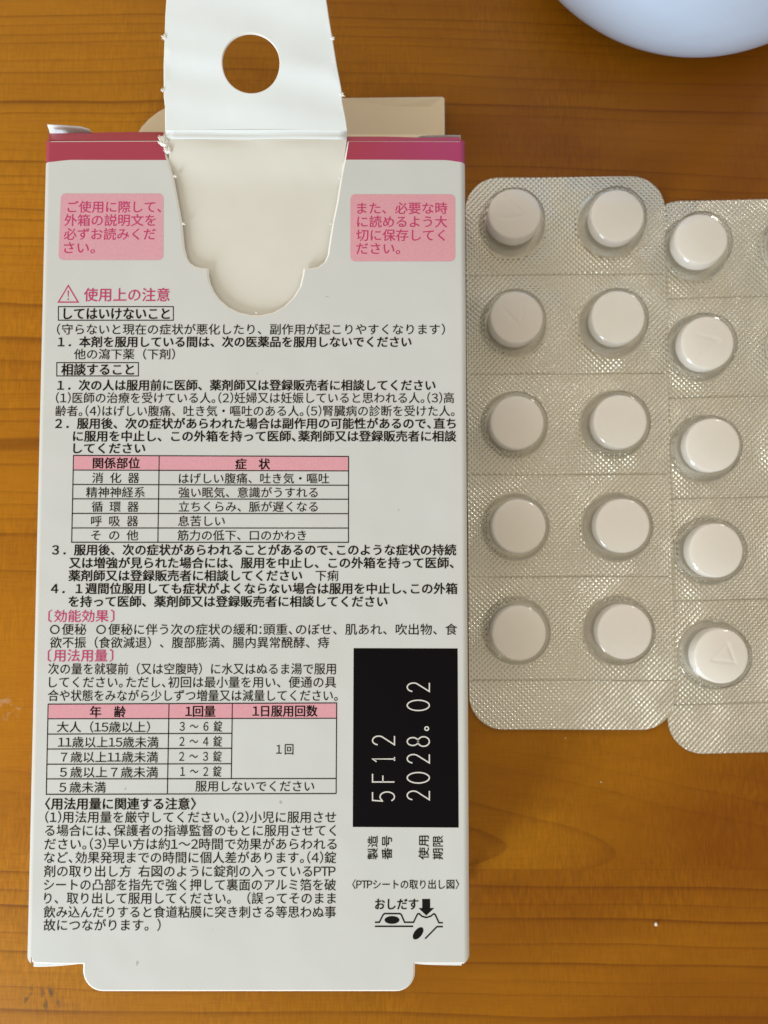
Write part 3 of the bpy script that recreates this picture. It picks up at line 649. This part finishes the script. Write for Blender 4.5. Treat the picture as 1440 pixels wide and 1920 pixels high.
# ------------------------------------------------------------------ blister packs
SW, SL, RC = 31.4, 86.5, 5.2                     # sheet width, length, corner radius
ROWS = [-7.8-15.9*k for k in range(5)]; COLS = [7.2, 22.85]
SCORES = [-15.7-15.83*k for k in range(5)]
def sheet_mesh(bow, seed):
    ys = set([0.0, -SL]); k = 0
    for i in range(1, 180): ys.add(-SL*i/180)
    for s in SCORES: ys |= {s-0.17, s, s+0.17}
    for i in range(13): a = R(90*i/12); ys |= {-RC+RC*math.sin(a), -SL+RC-RC*math.sin(a)}
    ys = sorted(ys, reverse=True); nx = 64; V = []; F = []; r = random.Random(seed); ph = r.uniform(0, 6)
    for y in ys:
        ins = 0.0
        if y > -RC: ins = RC-math.sqrt(max(0, RC*RC-(y+RC)**2))
        if y < -SL+RC: ins = RC-math.sqrt(max(0, RC*RC-(y+SL-RC)**2))
        g = -0.10 if min(abs(y-s) for s in SCORES) < 0.01 else 0.0
        for i in range(nx+1):
            x = ins+(SW-2*ins)*i/nx
            dp = min(math.hypot(x-cx, y-cy) for cx in COLS for cy in ROWS)
            V.append((x, y, 0.25+g+bow(x, y)+0.26*math.exp(-((dp-5.0)/2.1)**2)))
    m = nx+1; k = len(V); V += [(x, y, z-0.2) for x, y, z in V]; J = len(ys)
    for j in range(J-1):
        for i in range(nx):
            a = j*m+i; F += [(a, a+m, a+m+1, a+1), (k+a, k+a+1, k+a+m+1, k+a+m)]
    rim = [j*m for j in range(J)]+[(J-1)*m+i for i in range(1, nx+1)]+[j*m+nx for j in range(J-2, -1, -1)]+[i for i in range(nx-1, 0, -1)]
    n0 = len(V); V += [V[i] for i in rim]+[V[k+i] for i in rim]; q = len(rim)
    F += [(n0+i, n0+q+i, n0+q+(i+1) % q, n0+(i+1) % q) for i in range(q)]
    return mesh('foil_sheet', V, F, MAT['foil'], None, True)
pv, pf = lathe([(5.55, 0.0), (5.36, 0.06), (5.22, 0.20), (5.12, 0.50), (4.99, 1.3), (4.90, 2.1), (4.80, 2.75), (4.64, 3.25), (4.40, 3.65), (4.08, 3.95), (3.65, 4.14), (3.0, 4.24), (2.0, 4.30), (1.0, 4.33), (0.02, 4.34)], 56)
pocket_me = mesh('pocket', pv, pf, MAT['film'], None, True)
fv, ff = lathe([(5.5, -0.02), (5.25, 0.03), (5.0, 0.0), (4.3, 0.0), (2.0, 0.02), (0.02, 0.02)], 40); floor_me = mesh('pocket_floor', fv, ff, MAT['floor'], None, True)
def tablet_mesh(mark):
    rad, band, cap = 4.06, 2.35, 0.62
    prof = [(0.02, 0.02), (2.0, 0.14), (3.2, 0.36), (3.85, 0.62), (4.03, 0.80), (rad, 0.95), (rad, 0.95+band*0.5), (rad, 0.5+band), (4.02, 0.68+band), (3.9, 0.83+band)]
    n = 96; V, F = lathe(prof, n); nr = 34; z0 = 0.83+band
    for k in range(1, nr+1):
        r = 3.9*(1-k/nr)+0.01
        for i in range(n):
            a = 2*math.pi*i/n; x, y = r*math.cos(a), r*math.sin(a); z = z0+0.40*(1-(r/3.9)**2)**1.0*0.9
            if mark:
                d = 9.0
                for (ax, ay), (bx, by) in mark:
                    t = max(0, min(1, ((x-ax)*(bx-ax)+(y-ay)*(by-ay))/((bx-ax)**2+(by-ay)**2))); d = min(d, math.hypot(x-ax-t*(bx-ax), y-ay-t*(by-ay)))
                z -= 0.10*math.exp(-(d/0.26)**2)
            V.append((x, y, z))
    m0 = len(prof)-1
    for k in range(m0, m0+nr):
        for i in range(n): F.append((k*n+i, k*n+(i+1) % n, (k+1)*n+(i+1) % n, (k+1)*n+i))
    return mesh('tablet', V, F, MAT['tablet'], None, True)
TRI = [((-1.5, 1.4), (1.5, 1.4)), ((-1.5, 1.4), (0.0, -1.6)), ((1.5, 1.4), (0.0, -1.6))]
plain_me = tablet_mesh(None); mark_me = tablet_mesh(TRI[1:]); mark2_me = tablet_mesh(TRI)
rnd = random.Random(11)
ORD = ['first', 'second', 'third', 'fourth', 'fifth']
def blister(label, org, rz, ry, bow, seed, tops, marks, where, tablabels):
    root = obj('blister_pack', None, None, org, (0, ry, rz)); tag(root, label, 'blister pack', 'blister packs of tablets on the table')
    obj('foil_sheet', sheet_mesh(bow, seed), root)
    for sy in SCORES:
        V = []; n = 32
        for i in range(n+1):
            x = 0.5+(SW-1.0)*i/n; dp = min(math.hypot(x-cx, sy-cy) for cx in COLS for cy in ROWS); z = 0.25+bow(x, sy)+0.26*math.exp(-((dp-5.0)/2.1)**2)+0.012
            V += [(x, sy-0.05, z), (x, sy+0.05, z)]
        obj('score_line', mesh('score_line', V, [(2*i, 2*i+2, 2*i+3, 2*i+1) for i in range(n)], MAT['score'], None, True), root)
    M = Matrix.Translation(Vector(org)) @ Matrix.Rotation(rz, 4, 'Z') @ Matrix.Rotation(ry, 4, 'Y')
    for c, cx in enumerate(COLS):
        for r, cy in enumerate(ROWS):
            z = 0.44+bow(cx, cy)
            p = obj('pocket', pocket_me, root, (cx, cy, z)); p.rotation_euler = (0, 0, rnd.uniform(0, 6))
            obj('pocket_floor', floor_me, p, (0, 0, 0.075))
            if (c, r) not in tops: continue
            w = M @ Vector((cx+rnd.uniform(-.12, .12)+tops[(c, r)][0], cy+rnd.uniform(-.12, .12)+tops[(c, r)][1], z+0.12))
            me = plain_me if (c, r) not in marks else marks[(c, r)][0]
            t = obj('tablet', me, None, w, (rnd.uniform(-.02, .02)+tops[(c, r)][2], rnd.uniform(-.02, .02)+tops[(c, r)][3], R(marks[(c, r)][1]) if (c, r) in marks else rnd.uniform(0, 6)))
            tag(t, tablabels(c, r), 'tablet', 'round tablets sealed in the blister packs')
    return root
allp = {(c, r): (0, 0, 0, 0) for c in range(2) for r in range(5)}
tops1 = dict(allp)
tops1[(0, 0)] = (0.0, 0.15, -0.05, 0.06); tops1[(0, 1)] = (0.05, .1, -0.02, 0.03); tops1[(1, 4)] = (0.05, 0.0, 0, 0.03)
def lab1(c, r):
    side = 'carton-side column' if c == 0 else 'column away from carton'
    lead = 'round tablet stamped with a V' if (c, r) in ((0, 0), (0, 1)) else 'smooth round off-white tablet'
    return f'{lead}, {side}, {ORD[r]} row from the bowl'
blister('silver blister pack with ten tablets lying against the printed carton', (12.95, 59.35, 0.02), R(0.1), R(-1.05), lambda x, y: 0.03*math.sin(x*0.3+1)+0.05*math.sin(y*0.09+0.6)+0.05, 1, tops1,
        {(0, 0): (mark_me, 70), (0, 1): (mark_me, 15)}, '', lab1)
tops2 = dict(allp); tops2[(0, 0)] = (-0.15, 0.1, 0.05, -0.1); tops2[(0, 1)] = (0.0, 0.1, 0.03, -0.04); tops2[(0, 2)] = (.2, .2, 0, -0.05)
def lab2(c, r):
    lead = {1: 'white faintly V-marked tablet', 4: 'white triangle-marked tablet'}.get(r, 'smooth round white tablet')
    if c: return f'round white tablet, pack tucked underneath, outer column, {ORD[r]} row from bowl'
    return f'{lead}, pack tucked underneath, {ORD[r]} row from the bowl'
blister('silver blister pack tucked under the edge of the other blister pack', (41.75, 55.55, 0.0), R(1.25), 0.0, lambda x, y: 0.02*math.sin(x*0.4)+0.02*math.sin(y*0.13)+0.02, 2, tops2,
        {(0, 1): (mark_me, 100), (0, 4): (mark2_me, -70)}, '', lab2)

# ------------------------------------------------------------------ white bowl behind
def circ(a, b, c):
    A = 2*(b[0]-a[0]); Bq = 2*(b[1]-a[1]); Cq = b[0]**2+b[1]**2-a[0]**2-a[1]**2; D_ = 2*(c[0]-a[0]); E_ = 2*(c[1]-a[1]); F_ = c[0]**2+c[1]**2-a[0]**2-a[1]**2
    x = (Cq*E_-F_*Bq)/(A*E_-D_*Bq); y = (A*F_-D_*Cq)/(A*E_-D_*Bq); return x, y, math.hypot(x-a[0], y-a[1])
bx, by, br = circ(P(1040, 0, 6), P(1313, 113, 6), P(1440, 90, 6))
prof = [(0.5, 0.9), (br-9.5, 0.9), (br-9.2, 0.0), (br-7.6, 0.0), (br-7.0, 0.9), (br-3.4, 2.4), (br-1.2, 4.3), (br, 7.5), (br+0.3, 12), (br-0.2, 20), (br-1.0, 32), (br-2.0, 44), (br-2.4, 49), (br-3.2, 50), (br-4.4, 49.2), (br-4.6, 44), (br-4.0, 30), (br-3.6, 16), (br-5, 9), (br-10, 5), (br-20, 3.5), (0.5, 3.2)]
bv, bf = lathe(prof, 96)
bowl = obj('bowl', mesh('bowl', bv, bf, MAT['bowl'], None, True), None, (bx, by, 0.0))
sb = bowl.modifiers.new('sub', 'SUBSURF'); sb.levels = sb.render_levels = 1
tag(bowl, 'smooth white glazed round bowl standing behind the blister packs', 'bowl')

# ------------------------------------------------------------------ crumbs
def crumb(u, v, s, label):
    bm = bmesh.new(); bmesh.ops.create_icosphere(bm, subdivisions=2, radius=1.0); r = random.Random(int(u))
    for q in bm.verts: q.co *= r.uniform(0.75, 1.1); q.co.x *= 1.3
    V = [(q.co.x*s, q.co.y*s, q.co.z*s*0.6+s*0.5) for q in bm.verts]; F = [tuple(w.index for w in f.verts) for f in bm.faces]; bm.free()
    p = P(u, v, 0); tag(obj('crumb', mesh('crumb', V, F, MAT['crumb'], None, True), None, (p[0], p[1], 0.0), (0, 0, r.uniform(0, 3))), label, 'crumb', 'crumbs on the table')
crumb(1229.5, 1732, 0.28, 'largest white crumb on the bare table, level with the push-out diagram')
crumb(1060, 1384, 0.08, 'tiny speck right against the blister pack that touches the carton')
crumb(1127, 1466, 0.08, 'tiny speck alone on the flat-grained plank beside the black stamp field')
